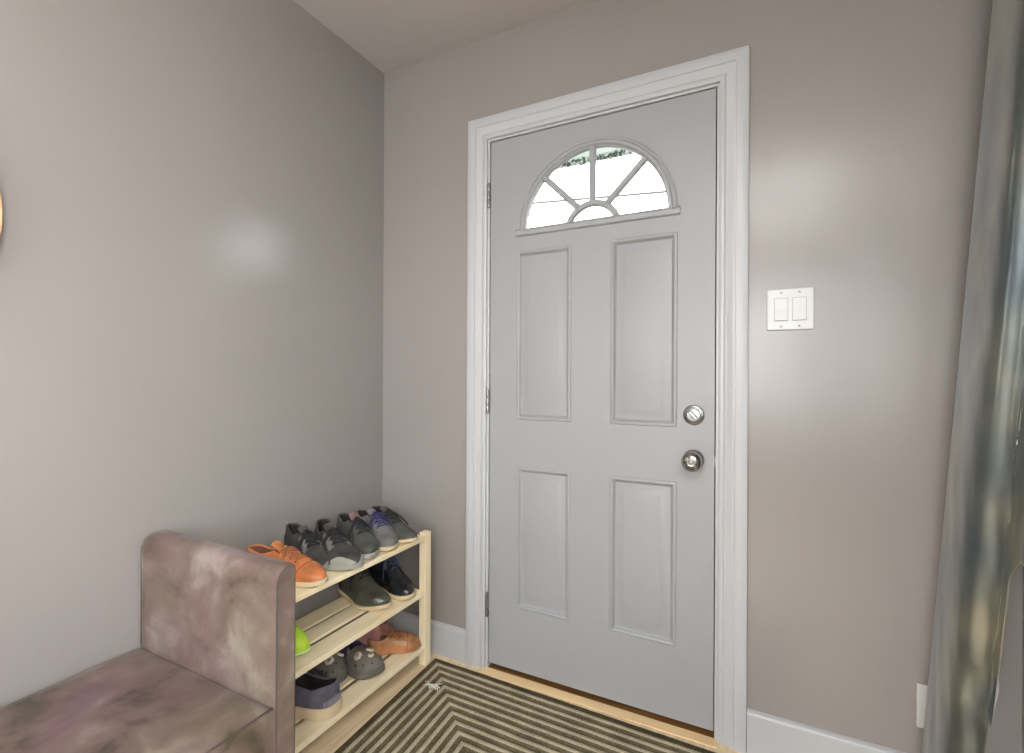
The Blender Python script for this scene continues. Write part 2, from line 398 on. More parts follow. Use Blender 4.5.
# glazing bars: hub arc and three spokes
def bar_prof(w): return [(-w / 2, -0.010), (-w / 2, -0.003), (-w / 3.4, 0.003), (w / 3.4, 0.003), (w / 2, -0.003), (w / 2, -0.010)]
HR = 0.094
bm = BM()
rings = [[bm.verts.new((FX + (HR + d) * math.cos(R(17 + 146 * k / 24)), YF - h, FZ - 0.030 + (HR + d) * math.sin(R(17 + 146 * k / 24)))) for k in range(25)] for d, h in bar_prof(0.023)]
for a, b_ in zip(rings, rings[1:]):
    for k in range(24): bm.faces.new((a[k], a[k + 1], b_[k + 1], b_[k]))
smooth_edges(obj('glazing_bar', bm, 'door', door), 40)
for ang in (45, 90, 135):
    c, s = math.cos(R(ang)), math.sin(R(ang)); bm = BM()
    rr = [[bm.verts.new((FX + q * c - d * s, YF - h, FZ + 0.003 + q * s + d * c)) for d, h in bar_prof(0.023)] for q in ((0.068 if ang == 90 else 0.073), FR + 0.002)]
    for k in range(5): bm.faces.new((rr[0][k], rr[1][k], rr[1][k + 1], rr[0][k + 1]))
    smooth_edges(obj('glazing_bar', bm, 'door', door), 40)
bm = BM()
pr_ = [[bm.verts.new((FX + (FR + 0.006) * math.cos(PI * k / NA), y, FZ + (FR + 0.006) * math.sin(PI * k / NA))) for k in range(NA + 1)] for y in (YF + 0.012, YF + 0.016)]
bm.faces.new(pr_[0]); bm.faces.new(pr_[1][::-1])
for k in range(NA + 1): bm.faces.new((pr_[0][k], pr_[1][k], pr_[1][(k + 1) % (NA + 1)], pr_[0][(k + 1) % (NA + 1)]))
obj('fanlight_pane', bm, 'glass', door, False)
# strip added under the leaf to block daylight leaking through the gap
bm = BM(); box(bm, DX0 + 0.004, DX1 - 0.004, YF + 0.030, YF + 0.042, 0.0045, DZ0 + 0.002); obj('gap_light_block', bm, 'sill', door, False)
# hinges
for z in (1.840, 1.040, 0.248):
    bm = BM(); x = DX0 - 0.0045
    for k in range(3):
        z0 = z - 0.045 + k * 0.0305
        lathe(bm, [(0.003, 0), (0.0058, 0.0008), (0.0062, 0.002), (0.0062, 0.0275), (0.0058, 0.0287), (0.003, 0.0295)], (x, -0.0065, z0), 'Z', 14)
    lathe(bm, [(0.0025, 0), (0.0045, 0.001), (0.0045, 0.003), (0.002, 0.005)], (x, -0.0065, z + 0.0465), 'Z', 12)
    box(bm, x - 0.0075, x + 0.004, -0.004, 0.003, z - 0.045, z + 0.046)
    smooth_edges(obj('hinge', bm, 'hinge', door), 40)
# deadbolt rosette with thumb turn
bm = BM(); dz = 1.017; kx = 1.290
lathe(bm, [(0.032, 0.0), (0.0325, 0.003), (0.0305, 0.007), (0.026, 0.0085), (0.0245, 0.0075), (0.021, 0.0085), (0.0195, 0.0125), (0.004, 0.013)], (kx, YF, dz))
dead = smooth_edges(obj('deadbolt', bm, 'metal', door), 40)
bm = BM(); box(bm, -0.019, 0.019, -0.013, 0.0, -0.0055, 0.0055, 0.0025)
tt = obj('thumb_turn', bm, 'metal', dead, False, loc=(kx, YF - 0.0125, dz)); tt.rotation_euler = (0, R(48), 0)
# knob
bm = BM(); kz = 0.874
lathe(bm, [(0.033, 0.0), (0.033, 0.003), (0.030, 0.008), (0.020, 0.0105), (0.0135, 0.014), (0.0135, 0.024), (0.020, 0.029), (0.0280, 0.035), (0.0315, 0.043), (0.0310, 0.051), (0.0270, 0.058),
           (0.0195, 0.0630), (0.0130, 0.0655), (0.0120, 0.0640), (0.004, 0.0635)], (kx, YF, kz), n=40)
M['knob_metal'] = mat('polished_nickel_knob', (0.42, 0.41, 0.40), 0.2, 1.0)
knob = smooth_edges(obj('door_knob', bm, 'knob_metal', door), 50)
bm = BM(); lathe(bm, [(0.0075, 0.0), (0.0075, 0.0045), (0.006, 0.006), (0.002, 0.0063)], (kx, YF - 0.0635, kz), n=20)
smooth_edges(obj('lock_button', bm, 'metal', knob), 40)
# strike plate
bm = BM(); box(bm, OX1 - 0.0105, OX1 - 0.0083, -0.001, 0.012, 0.86, 0.89); obj('strike_plate', bm, 'hinge', door, False)
for x, z in ((0.60, 0.115), (0.93, 0.125), (1.24, 0.10), (1.30, 0.075)):
    bm = BM(); lathe(bm, [(0.003, 0.0), (0.0025, 0.0005), (0.001, 0.0006)], (x, YF, z), n=10)
    obj('screw_cover', bm, 'door', door)

# ------------------------------------------------------------ outside, seen through the fanlight
bm = BM(); box(bm, -1.6, 3.2, 1.80, 1.92, 2.76, 2.90, 0.004); box(bm, -1.6, 3.2, 0.2, 1.80, 2.90, 2.94)
tag(obj('porch_roof', bm, 'eave', smooth=False), 'pale porch eave seen through the top of the fanlight', 'roof')
bm = BM(); rnd = random.Random(3)
for k in range(420):
    x = -0.3 + 1.35 * rnd.random(); cl = max(0, 1 - abs(x - 0.52) / 0.06) + max(0, 1 - abs(x - 0.28) / 0.05)
    z = 2.735 - (0.035 + 0.03 * cl) * rnd.random(); s_ = 0.010 + 0.012 * rnd.random()
    p = Vector((x, 1.775 - 0.03 * rnd.random(), z)); a = Vector((rnd.uniform(-1, 1), rnd.uniform(-1, 1), rnd.uniform(-1, 1))).normalized(); b_ = a.orthogonal().normalized()
    q = [bm.verts.new(p + a * s_), bm.verts.new(p + b_ * s_ * 0.5), bm.verts.new(p - a * s_), bm.verts.new(p - b_ * s_ * 0.5)]
    bm.faces.new(q)
tag(obj('ivy_garland', bm, 'leaf', smooth=False), 'ragged dark foliage strip along the porch eave outside', 'foliage')
bm = BM(); tube(bm, [(-2.4 + 0.6 * k, 1.8 , 2.482 - 0.0775 * (-2.4 + 0.6 * k + 0.08)) for k in range(11)], 0.009, 6)
tag(obj('overhead_cable', bm, 'cable'), 'thin grey cable crossing the white sky outside', 'cable')

# ------------------------------------------------------------ light switch, outlet, round rim
sw = thing('light_switch', 'white double rocker light switch on the wall beside the door', 'light switch', (1.5575, 0, 1.340))
bm = BM(); box(bm, -0.0605, 0.0605, -0.0065, -0.0003, -0.061, 0.061, 0.0028, seg=3); obj('wall_plate', bm, 'plastic', sw, False)
for x in (-0.0235, 0.0235):
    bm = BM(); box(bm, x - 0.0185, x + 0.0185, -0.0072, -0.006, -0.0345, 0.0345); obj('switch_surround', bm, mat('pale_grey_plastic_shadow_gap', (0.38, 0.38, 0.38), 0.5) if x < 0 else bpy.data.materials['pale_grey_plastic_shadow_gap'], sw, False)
    bm = BM()
    v = [bm.verts.new(p) for p in ((x - 0.0165, -0.0085, 0.0325), (x + 0.0165, -0.0085, 0.0325), (x + 0.0165, -0.0078, 0), (x - 0.0165, -0.0078, 0), (x - 0.0165, -0.0125, -0.0325), (x + 0.0165, -0.0125, -0.0325),
                                   (x - 0.0165, -0.0065, 0.0325), (x + 0.0165, -0.0065, 0.0325), (x - 0.0165, -0.0065, -0.0325), (x + 0.0165, -0.0065, -0.0325))]
    for f in ((0, 1, 2, 3), (3, 2, 5, 4), (0, 6, 7, 1), (4, 5, 9, 8), (0, 3, 4, 8, 6), (1, 7, 9, 5, 2)): bm.faces.new([v[i] for i in f])
    obj('rocker', bm, 'plastic', sw, False)
for x in (-0.0235, 0.0235):
    for z in (-0.050, 0.050):
        bm = BM(); lathe(bm, [(0.0034, 0.0), (0.0034, 0.0006), (0.0028, 0.001), (0.001, 0.001)], (x, -0.0063, z), n=14); obj('screw', bm, 'hinge', sw)
ou = thing('wall_outlet', 'white electrical outlet low on the wall, partly behind the curtain', 'outlet', (1.892, 0, 0.266))
bm = BM(); box(bm, -0.036, 0.036, -0.0065, -0.0003, -0.0585, 0.0585, 0.003, seg=3); obj('wall_plate', bm, 'plastic', ou, False)
for z in (-0.0195, 0.0195):
    bm = BM(); box(bm, -0.0165, 0.0165, -0.0085, -0.006, z - 0.0145, z + 0.0145, 0.001)
    sk = obj('socket', bm, 'plastic', ou, False)
    for x in (-0.0065, 0.0065):
        bm = BM(); box(bm, x - 0.001, x + 0.001, -0.0088, -0.0083, z, z + 0.008); obj('slot', bm, 'slot', sk, False)

rim = thing('round_wall_hanging', 'round wall piece with a thin tan wooden rim, cut off by the picture edge', 'wall decoration', (0.001, -1.519, 1.481))
bm = BM(); n = 72
rp = [(0.288, 0.002), (0.288, 0.018), (0.290, 0.022), (0.298, 0.022), (0.300, 0.019), (0.300, 0.0)]
rings = [[bm.verts.new((h, r_ * math.cos(2 * PI * k / n), r_ * math.sin(2 * PI * k / n))) for k in range(n)] for r_, h in rp]
for i in range(len(rings)):
    a, b_ = rings[i], rings[(i + 1) % len(rings)]
    for k in range(n): bm.faces.new((a[k], a[(k + 1) % n], b_[(k + 1) % n], b_[k]))
smooth_edges(obj('wooden_rim', bm, 'rim', rim), 40)
bm = BM()
lathe(bm, [(0.2885, 0.003), (0.2885, 0.006)], (0, 0, 0), 'X', n)
obj('inner_disc', bm, 'mirror', rim, False)

# ------------------------------------------------------------ doormat (ribbed, concentric rectangles)
def carpet(name, c1, c2):
    m = mat(name, c1, 0.95, spec=0.1); v = coords(m); n = noise_tex(m, v, 230, 3, 0.7); n1 = noise_tex(m, v, 12, 3)
    a = N(m, 'ShaderNodeMath', operation='MULTIPLY_ADD'); a.inputs[1].default_value = 0.35; L(m, n1.outputs['Fac'], a.inputs[0]); L(m, n.outputs['Fac'], a.inputs[2])
    r = ramp(m, a.outputs[0], [(0.50, c1), (0.85, c2)]); L(m, r.outputs['Color'], bsdf(m).inputs['Base Color'])
    bump(m, n.outputs['Fac'], 0.9, 0.006); return m
M['mat_dark'] = carpet('mat_dark_rib', (0.078, 0.064, 0.038), (0.225, 0.190, 0.115))
M['mat_light'] = carpet('mat_light_rib', (0.30, 0.265, 0.175), (0.68, 0.61, 0.43))
MW, MD = 1.25, 0.86
dm = thing('door_mat', 'ribbed brown and beige door mat with nested rectangle stripes', 'door mat', (0.319, -0.046, 0.0), R(-0.9))
bm = BM(); pitch = 0.0335; rings = []; seq = [(0.0, 0.0015, 0), (0.002, 0.006, 0), (0.024, 0.0062, 0)]
k = 0
while 0.026 + k * pitch < MD / 2 - 0.03:
    d = 0.026 + k * pitch
    seq += [(d, 0.0082, 1), (d + 0.0075, 0.0092, 1), (d + 0.0148, 0.0082, 0), (d + 0.0162, 0.0062, 0), (d + pitch - 0.0015, 0.0062, 0)]
    k += 1
def loop(d, z):
    pts = []
    nx, ny = 60, 40
    for i in range(nx): pts.append((d + (MW - 2 * d) * i / nx, -d))
    for i in range(ny): pts.append((MW - d, -d - (MD - 2 * d) * i / ny))
    for i in range(nx): pts.append((MW - d - (MW - 2 * d) * i / nx, -MD + d))
    for i in range(ny): pts.append((d, -MD + d + (MD - 2 * d) * i / ny))
    out = []
    for x, y in pts:
        w = noise.noise(Vector((x * 16, y * 16, d * 3))) * 0.0010
        out.append(bm.verts.new((x + w - 0.058 * y, y + w, z + noise.noise(Vector((x * 30, y * 30, 5))) * 0.0004)))
    return out
prev = None
for i, (d, z, mi) in enumerate(seq):
    cur = loop(d, z)
    if prev:
        mi_ = 1 if (seq[i - 1][2] == 1) else 0
        for k in range(len(cur)):
            f = bm.faces.new((prev[k], prev[(k + 1) % len(cur)], cur[(k + 1) % len(cur)], cur[k])); f.material_index = mi_
    prev = cur
bm.faces.new(prev)
obj('mat_pile', bm, ['mat_dark', 'mat_light'], dm)
bm = BM(); box(bm, 0.0005, MW - 0.0005, -MD + 0.0005, -0.0005, 0.0003, 0.0017)
for v in bm.verts: v.co.x -= 0.058 * v.co.y
bm.verts.ensure_lookup_table(); obj('mat_backing', bm, 'gap', dm, False)
# frayed lint scrap
bm = BM(); rnd = random.Random(5)
for k in range(16):
    a = R(-14) + rnd.gauss(0, 0.5); l = rnd.uniform(0.008, 0.026); p = Vector((0.425 + rnd.uniform(-0.018, 0.02), -0.208 + rnd.uniform(-0.006, 0.006), 0.014))
    tube(bm, [p + Vector((math.cos(a) * l * (t - 0.5) * 2, math.sin(a) * l * (t - 0.5) * 2, 0.003 * math.sin(PI * t))) for t in (0, .25, .5, .75, 1)], 0.0016, 5)
M['lint'] = mat('white_lint', (0.72, 0.70, 0.66), 0.9)
tag(obj('lint_scrap', bm, 'lint'), 'small frayed white scrap of lint lying on the door mat', 'lint')

# ------------------------------------------------------------ shoe rack
RX0, RX1, RY0, RY1 = 0.060, 0.312, -0.865, -0.068
SH = [0.080, 0.296, 0.512]
rack = thing('shoe_rack', 'pale pine three-tier slatted shoe rack against the wall', 'shoe rack', (0, 0, 0))
for ya, yb in ((RY1 - 0.036, RY1), (RY0, RY0 + 0.036)):
    for xa, xb in ((RX1 - 0.030, RX1 + 0.001), (RX0 - 0.001, RX0 + 0.021)):
        bm = BM(); box(bm, xa, xb, ya, yb, 0.0, 0.522, 0.002); obj('post', bm, 'pine_up', rack, False)
for z in SH:
    for ya, yb in ((RY1 - 0.030, RY1 - 0.008), (RY0 + 0.008, RY0 + 0.030)):
        bm = BM(); box(bm, RX0 + 0.021, RX1 - 0.079, ya, yb, z - 0.045, z - 0.0101, 0.0015); obj('cross_rail', bm, 'pine', rack, False)
    for k, (xa, xb) in enumerate(((0.060, 0.131), (0.149, 0.218), (0.237, 0.312))):
        ye0, ye1 = (RY0 + 0.0365, RY1 - 0.0365)
        if k == 1: ye0, ye1 = RY0 + 0.004, RY1 - 0.004
        bm = BM(); box(bm, xa, xb, ye0, ye1, z - (0.018 if k == 2 else 0.009), z, 0.002); obj('slat', bm, 'pine', rack, False)

# ------------------------------------------------------------ upholstered bench
bench = thing('upholstered_bench', 'crushed taupe velvet bench with a high padded arm against the wall', 'bench', (0, 0, 0))
BXF, BYI = 0.548, -0.946
def arm(bm, y0, y1, x0, x1, z0, z1, inner=-1):
    """padded slab extruded along x; rounded on the top inner edge"""
    w = y1 - y0; prof = []
    yi, yo = (y0, y1) if inner < 0 else (y1, y0); s = 1 if inner < 0 else -1
    r = w * 0.62
    prof = [(yi, z0), (yi - s * 0.001, z0 + 0.2), (yi - s * 0.001, z1 - r)]
    for k in range(1, 9):
        a = PI / 2 * k / 8; prof.append((yi + s * r * (1 - math.cos(a)), z1 - r + r * math.sin(a)))
    prof += [(yo - s * 0.006, z1 + 0.0005), (yo - s * 0.001, z1 - 0.004), (yo, z1 - 0.012), (yo, z0)]
    xs = [x0, x0 + 0.004, x0 + 0.015] + [x0 + 0.015 + (x1 - x0 - 0.030) * k / 24 for k in range(1, 24)] + [x1 - 0.015, x1 - 0.004, x1]
    cy, rows = (y0 + y1) / 2, []
    for x in xs:
        e = min(x - x0, x1 - x); sh = 0.0 if e > 0.014 else (0.004 if e < 0.001 else 0.0012)
        back = max(0, 1 - (x - x0) / 0.035); 
        row = []
        for (y, z) in prof:
            d = 0.0022 * noise.noise(Vector((x * 9, y * 9, z * 9)))
            zz = z - sh * (1 if z > z0 + 0.01 else 0)
            if z > z1 - r: zz -= 0.005 * back * back
            row.append(bm.verts.new((x, y + (cy - y) * sh * 14 * 0.5 + d, zz)))
        rows.append(row)
    n = len(prof)
    for a, b_ in zip(rows, rows[1:]):
        for k in range(n): bm.faces.new((a[k], a[(k + 1) % n], b_[(k + 1) % n], b_[k]))
    bm.faces.new(rows[0]); bm.faces.new(rows[-1])
    return prof
def bench_arm(y0, y1, inner):
    bm = BM(); pr = arm(bm, y0, y1, 0.012, BXF, 0.10, 0.716, inner)
    a = smooth_edges(obj('arm', bm, 'velvet', bench), 50)
    bm = BM(); tube(bm, [(BXF - 0.0012, y + (0.0015 if y < (y0 + y1) / 2 else -0.0015), z - (0.003 if z > 0.6 else 0)) for y, z in pr], 0.0021, 8)
    obj('piping', bm, 'piping', a)
    bm = BM(); yi = y0 if inner < 0 else y1
    tube(bm, [(0.0135, yi + (0.0 if inner < 0 else 0), 0.42 + 0.28 * k / 6 * (0.93)) for k in range(7)], 0.0019, 8)
    obj('piping', bm, 'piping', a)
bench_arm(BYI, -0.898, -1)
YE = -2.20
bench_arm(YE - 0.054, YE, 1)
def pad(bm, x0, x1, y0, y1, z0, z1, crown, r, nx=26, ny=56):
    prof = []
    def height(x, y):
        u = (x - x0) / (x1 - x0); v = (y - y0) / (y1 - y0)
        return crown * (1 - (2 * u - 1) ** 4) * (1 - (2 * v - 1) ** 6) + 0.0035 * noise.noise(Vector((x * 5, y * 5, 2)))
    top = []
    for i in range(nx + 1):
        row = []
        for j in range(ny + 1):
            x = x0 + (x1 - x0) * i / nx; y = y0 + (y1 - y0) * j / ny
            ex = min(x - x0, x1 - x); ey = min(y - y0, y1 - y); e = min(ex, ey); z = z1 + height(x, y)
            if e < r: z -= r - math.sqrt(max(0, r * r - (r - e) ** 2))
            row.append(bm.verts.new((x, y, z)))
        top.append(row)
    for i in range(nx):
        for j in range(ny): bm.faces.new((top[i][j], top[i + 1][j], top[i + 1][j + 1], top[i][j + 1]))
    b_ = [top[i][0] for i in range(nx + 1)] + [top[nx][j] for j in range(1, ny + 1)] + [top[i][ny] for i in range(nx - 1, -1, -1)] + [top[0][j] for j in range(ny - 1, 0, -1)]
    low = [bm.verts.new((v.co.x, v.co.y, z0)) for v in b_]
    for k in range(len(b_)): bm.faces.new((b_[k], b_[(k + 1) % len(b_)], low[(k + 1) % len(b_)], low[k]))
    bm.faces.new(low)
bm = BM(); pad(bm, 0.012, BXF - 0.004, YE + 0.001, BYI - 0.0015, 0.285, 0.421, 0.007, 0.010)
seat = smooth_edges(obj('seat', bm, 'velvet', bench), 60)
bm = BM(); tube(bm, [(BXF - 0.0055, BYI - 0.004 + (YE - BYI + 0.006) * k / 40, 0.4175 + 0.001 * math.sin(k * 1.3)) for k in range(41)], 0.0016, 8)
obj('piping', bm, 'piping', seat)
bm = BM(); box(bm, 0.014, BXF - 0.006, YE + 0.001, BYI - 0.0015, 0.10, 0.284, 0.004); obj('base', bm, 'velvet', bench, False)
for x in (0.06, 0.50):
    for y in (-0.93, YE - 0.02):
        bm = BM(); lathe(bm, [(0.016, 0), (0.018, 0.004), (0.024, 0.1)], (x, y, 0), 'Z', 16); obj('leg', bm, 'bench_leg', bench)

# ------------------------------------------------------------ curtain
cr = thing('curtain_rod', 'black metal curtain rod above the right-hand window, out of view', 'curtain rod', (0, 0, 0)) if False else None
cu = thing('curtain', 'grey-green satin curtain hanging at the right edge of the view', 'curtain', (0, 0, 0))
CPATH = [(0, 0), (-0.008, -0.09), (-0.016, -0.185), (-0.006, -0.222), (0.030, -0.238), (0.052, -0.262), (0.050, -0.30), (0.030, -0.40), (0.034, -0.445), (0.066, -0.462),
         (0.090, -0.49), (0.086, -0.54), (0.060, -0.66), (0.075, -0.70), (0.10, -0.72), (0.11, -0.78)]
def cpath(u):
    """smooth curve through CPATH, u = 0 .. len - 1"""
    i = min(len(CPATH) - 2, int(u)); t = u - i
    P = [Vector((*CPATH[max(0, min(len(CPATH) - 1, i + k))], 0)) for k in (-1, 0, 1, 2)]
    return 0.5 * ((2 * P[1]) + (-P[0] + P[2]) * t + (2 * P[0] - 5 * P[1] + 4 * P[2] - P[3]) * t * t + (-P[0] + 3 * P[1] - 3 * P[2] + P[3]) * t ** 3)
def curtain():
    bm = BM(); ZT = 2.30; NR = 120
    def zmin(u):
        if u < CU1: return 0.015
        if u < CU2: return 0.462 + 0.03 * math.sin(u * 5)
        return 0.735 + 0.05 * min(1, (u - CU2) / 0.8)
    us_ = []; u = 0.0
    while u <= len(CPATH) - 1.0001: us_.append(u); u += 0.08
    allc = []; prevz = None
    for u in us_:
        z0 = zmin(u)
        if prevz is not None and abs(z0 - prevz) > 0.12: allc.append((u - 0.012, prevz))
        allc.append((u, z0)); prevz = z0
    colv = []
    for u, z0 in allc:
        col = []; p = cpath(u); fade = min(1, u / 0.8)
        for j in range(NR + 1):
            z = z0 + (ZT - z0) * j / NR; q = z / 2.0
            ex = 1.841 + 0.116 * q; ey = -0.070 - 0.080 * q      # leading edge
            deep = 0.85 + 0.18 * noise.noise(Vector((0.3, z * 0.9, 7.0)))
            x = ex + p.x * deep + 0.02 * max(0, u - 5) / 10; y = ey + p.y * (0.95 + 0.08 * q)
            d = noise.noise(Vector((u * 0.5, z * 1.1, 1.0))) * 0.006 * fade
            low = max(0, 1 - abs(z - 0.50) / 0.20) * max(0, min(1, (u - 1.6) / 1.2))
            d += low * 0.0035 * math.sin(z * 46 + u * 0.9 + 1.5 * noise.noise(Vector((u * 0.6, z * 3, 9)))) + 0.0018 * noise.noise(Vector((u * 0.9, z * 9 + u * 1.2, 3))) * fade * (1.0 if z < 0.95 else 0.5)
            x += d; y += d * 0.5
            col.append(bm.verts.new((min(x, XR - 0.03), y, z)))
        colv.append(col)
    for a, b_ in zip(colv, colv[1:]):
        for j in range(NR): bm.faces.new((a[j], b_[j], b_[j + 1], a[j + 1]))
    o = obj('curtain_panel', bm, 'satin', cu)
    md = o.modifiers.new('thickness', 'SOLIDIFY'); md.thickness = 0.0015
    return o
CU1, CU2 = 4.4, 4.75
curtain()
bm = BM(); tube(bm, [(1.985, -0.06, 2.318), (1.985, -1.5, 2.318), (1.985, -3.1, 2.318)], 0.011, 14)
M['rod'] = mat('black_rod', (0.03, 0.03, 0.03), 0.4, 0.6)
rod = tag(obj('curtain_rod', bm, 'rod'), 'black curtain rod carrying the satin curtain over the window', 'curtain rod')
for y in (-0.07, -3.05):
    bm = BM(); tube(bm, [(XR, y, 2.318), (1.985, y, 2.318)], 0.007, 10); lathe(bm, [(0.02, 0), (0.02, -0.006)], (XR - 0.0005, y, 2.318), 'X', 16); obj('bracket', bm, 'rod', rod)

# ------------------------------------------------------------ shoes
def leather(name, c, rough=0.45, var=0.25, grain=180, bstr=0.15, **kw):
    return textured(name, tuple(q * (1 - var) for q in c), tuple(min(1, q * (1 + var)) for q in c), 22, rough, bstr, 0.0012, grain, **kw)
M['tan'] = leather('tan_orange_leather', (0.60, 0.20, 0.065), 0.40)
M['cream_sole'] = leather('cream_crepe_sole', (0.70, 0.56, 0.36), 0.7, 0.1)
M['black_fab'] = leather('charcoal_nubuck', (0.055, 0.052, 0.048), 0.7, 0.45)
M['grey_sole'] = leather('pale_grey_green_rubber', (0.33, 0.34, 0.29), 0.6, 0.12)
M['dark_sole'] = leather('dark_rubber', (0.045, 0.045, 0.042), 0.7, 0.2)
M['lining'] = mat('black_lining', (0.018, 0.016, 0.015), 0.9)
M['brown_lining'] = mat('brown_lining', (0.16, 0.07, 0.04), 0.85)
M['grey_suede'] = leather('mid_grey_suede', (0.165, 0.162, 0.155), 0.8, 0.2)
M['olive_suede'] = leather('dark_olive_grey_suede', (0.080, 0.082, 0.072), 0.8, 0.25)
M['slate'] = leather('slate_knit', (0.125, 0.115, 0.145), 0.8, 0.25)
M['navy_lace'] = mat('navy_lace', (0.035, 0.035, 0.13), 0.8)
M['black_lace'] = mat('black_lace', (0.02, 0.02, 0.022), 0.8)
M['tan_lace'] = mat('tan_lace', (0.42, 0.17, 0.07), 0.8)
M['boot_olive'] = leather('dark_olive_waxed_leather', (0.075, 0.080, 0.058), 0.30, 0.45)
M['boot_black'] = leather('black_polished_leather', (0.020, 0.022, 0.026), 0.2, 0.3)
M['blue_lace'] = mat('steel_blue_lace', (0.06, 0.09, 0.16), 0.7)
M['foam'] = leather('warm_grey_clog_foam', (0.155, 0.14, 0.12), 0.6, 0.12)
M['charm'] = mat('cream_charm', (0.72, 0.66, 0.52), 0.5)
M['charm_mid'] = mat('tan_charm_centre', (0.45, 0.33, 0.2), 0.5)
M['lime'] = leather('lime_mesh', (0.50, 0.75, 0.05), 0.6, 0.15)
M['lime_sole'] = mat('pale_lime_sole', (0.60, 0.75, 0.30), 0.6)
M['caramel'] = leather('caramel_leather', (0.43, 0.19, 0.075), 0.38, 0.4)
M['mauve'] = leather('mauve_brown_leather', (0.40, 0.18, 0.17), 0.42, 0.4)
M['dusky'] = leather('dusky_rose_brown_lining', (0.17, 0.10, 0.10), 0.8, 0.3)
M['taupe'] = leather('taupe_leather', (0.26, 0.19, 0.15), 0.5, 0.25)
M['patch'] = leather('pale_slate_patch', (0.26, 0.24, 0.28), 0.7, 0.15)
M['strap'] = mat('indigo_strap', (0.05, 0.04, 0.12), 0.6)

FW = [(0, 0.0), (0.012, 0.30), (0.035, 0.45), (0.08, 0.58), (0.18, 0.66), (0.35, 0.66), (0.5, 0.76), (0.68, 0.98), (0.78, 0.96), (0.88, 0.78), (0.95, 0.50), (0.985, 0.25), (1.0, 0.0)]
FWB = [(0, 0.0), (0.012, 0.36), (0.035, 0.56), (0.08, 0.72), (0.18, 0.82), (0.35, 0.84), (0.5, 0.92), (0.68, 1.0), (0.80, 1.0), (0.90, 0.88), (0.96, 0.66), (0.988, 0.34), (1.0, 0.0)]
TS = [0.0, 0.012, 0.035, 0.07, 0.11, 0.16, 0.21, 0.26, 0.31, 0.36, 0.40, 0.43, 0.46, 0.50, 0.55, 0.60, 0.65, 0.70, 0.75, 0.80, 0.85, 0.90, 0.94, 0.97, 0.988, 1.0]
class Last:
    """the form of one shoe: x heel to toe, y sideways, z up"""
    def __init__(s, L=0.28, W=0.095, side=1, collar=0.075, collar_dip=0.060, top=0.088, toe=0.042, open_to=0.42, st=0.022, heel=0.030, wide=False, toe_tab=None, insole=0.012, spring=0.008):
        s.L, s.W, s.side, s.st, s.heel = L, W, side, st, heel
        s.col = [(0, collar), (0.08, collar), (0.22, collar_dip), (open_to, top), (1, top)]
        s.top = [(0, top), (open_to, top), (open_to + 0.12, top * 0.80 + toe * 0.12), (0.72, toe * 1.28), (0.88, toe * 0.95), (0.96, toe * 0.62), (0.985, toe * 0.38), (1.0, toe * 0.15)]
        if toe_tab: s.top = toe_tab
        s.o = open_to; s.f = FWB if wide else FW; s.insole = insole; s.spring = spring
    def hw(s, t): return s.W / 2 * interp(s.f, t)
    def cy(s, t): return s.side * s.W * (0.10 * math.sin(PI * min(1, t * 1.05)) - 0.10 * max(0, (t - 0.75) / 0.25) ** 1.5)
    def base(s, t): return s.st + (s.heel - s.st) * max(0, 1 - t / 0.5) + s.spring * max(0, (t - 0.7) / 0.3) ** 2
    def closed(s, t, a, off=0.0):
        """point on the closed arch: a = 0 .. 1 left to right"""
        th = PI * a; hw = max(0.0006, s.hw(t)) + off; h = interp(s.top, t) + off
        e1, e2 = 0.80, 0.88
        c, sn = math.cos(th), math.sin(th)
        y = hw * (abs(c) ** e1) * (1 if c > 0 else -1); z = h * abs(sn) ** e2
        y *= 1 + 0.05 * math.sin(PI * min(1, z / max(h, 1e-4)) * 0.9)
        return Vector((t * s.L, s.cy(t) + y, s.base(t) - 0.003 + z))
    def openp(s, t, i, n):
        """cross-section with the foot opening; i = 0 .. n"""
        m = n / 2; k = i if i <= m else n - i; sg = 1 if i <= m else -1
        hw = max(0.0006, s.hw(t)); hc = interp(s.col, t); u = k / m          # 0 outer bottom .. 1 centre of insole
        ins = s.insole; th = 0.006
        lean = 0.16 + 0.25 * max(0, (t - 0.2) / 0.3) * 0.6
        def outer(q): return hw * (1 - lean * q ** 1.6 + 0.06 * math.sin(PI * q)), hc * q
        if u <= 0.5: y, z = outer(u / 0.5)
        elif u <= 0.62:
            w = (u - 0.5) / 0.12; yo, zo = outer(1.0); y = yo - th * w; z = zo + 0.003 * math.sin(PI * w)
        else:
            w = (u - 0.62) / 0.38; yo, zo = outer(1.0)
            if w < 0.6: y = (yo - th) * (1 - 0.04 * w); z = zo + (ins - zo) * (w / 0.6)
            else: y = (yo - th) * (1 - 0.04 * 0.6) * (1 - (w - 0.6) / 0.4); z = ins
        y = max(0.0003, y) if u < 1 else 0
        x = t * s.L
        if t < 0.07 and u > 0.5: x = max(x, 0.006 + 0.3 * th * (u - 0.5) + x * 0.9)
        return Vector((x, s.cy(t) + sg * y, s.base(t) - 0.003 + z))
def upper_mesh(l, mats, nn=32):
    bm = BM(); rows = []; ts = TS
    for t in ts:
        if t < l.o: row = [bm.verts.new(l.openp(t, i, nn)) for i in range(nn + 1)]
        else:
            row = []
            for i in range(nn + 1):
                row.append(bm.verts.new(l.closed(t, i / nn)))
        rows.append((t, row))
    for (ta, a), (tb, b_) in zip(rows, rows[1:]):
        for i in range(nn):
            f = bm.faces.new((a[i], a[i + 1], b_[i + 1], b_[i]))
            inner = (0.30 <= (i + 0.5) / nn <= 0.70)
            f.material_index = 1 if (inner and ta < l.o) else 0
    return bm
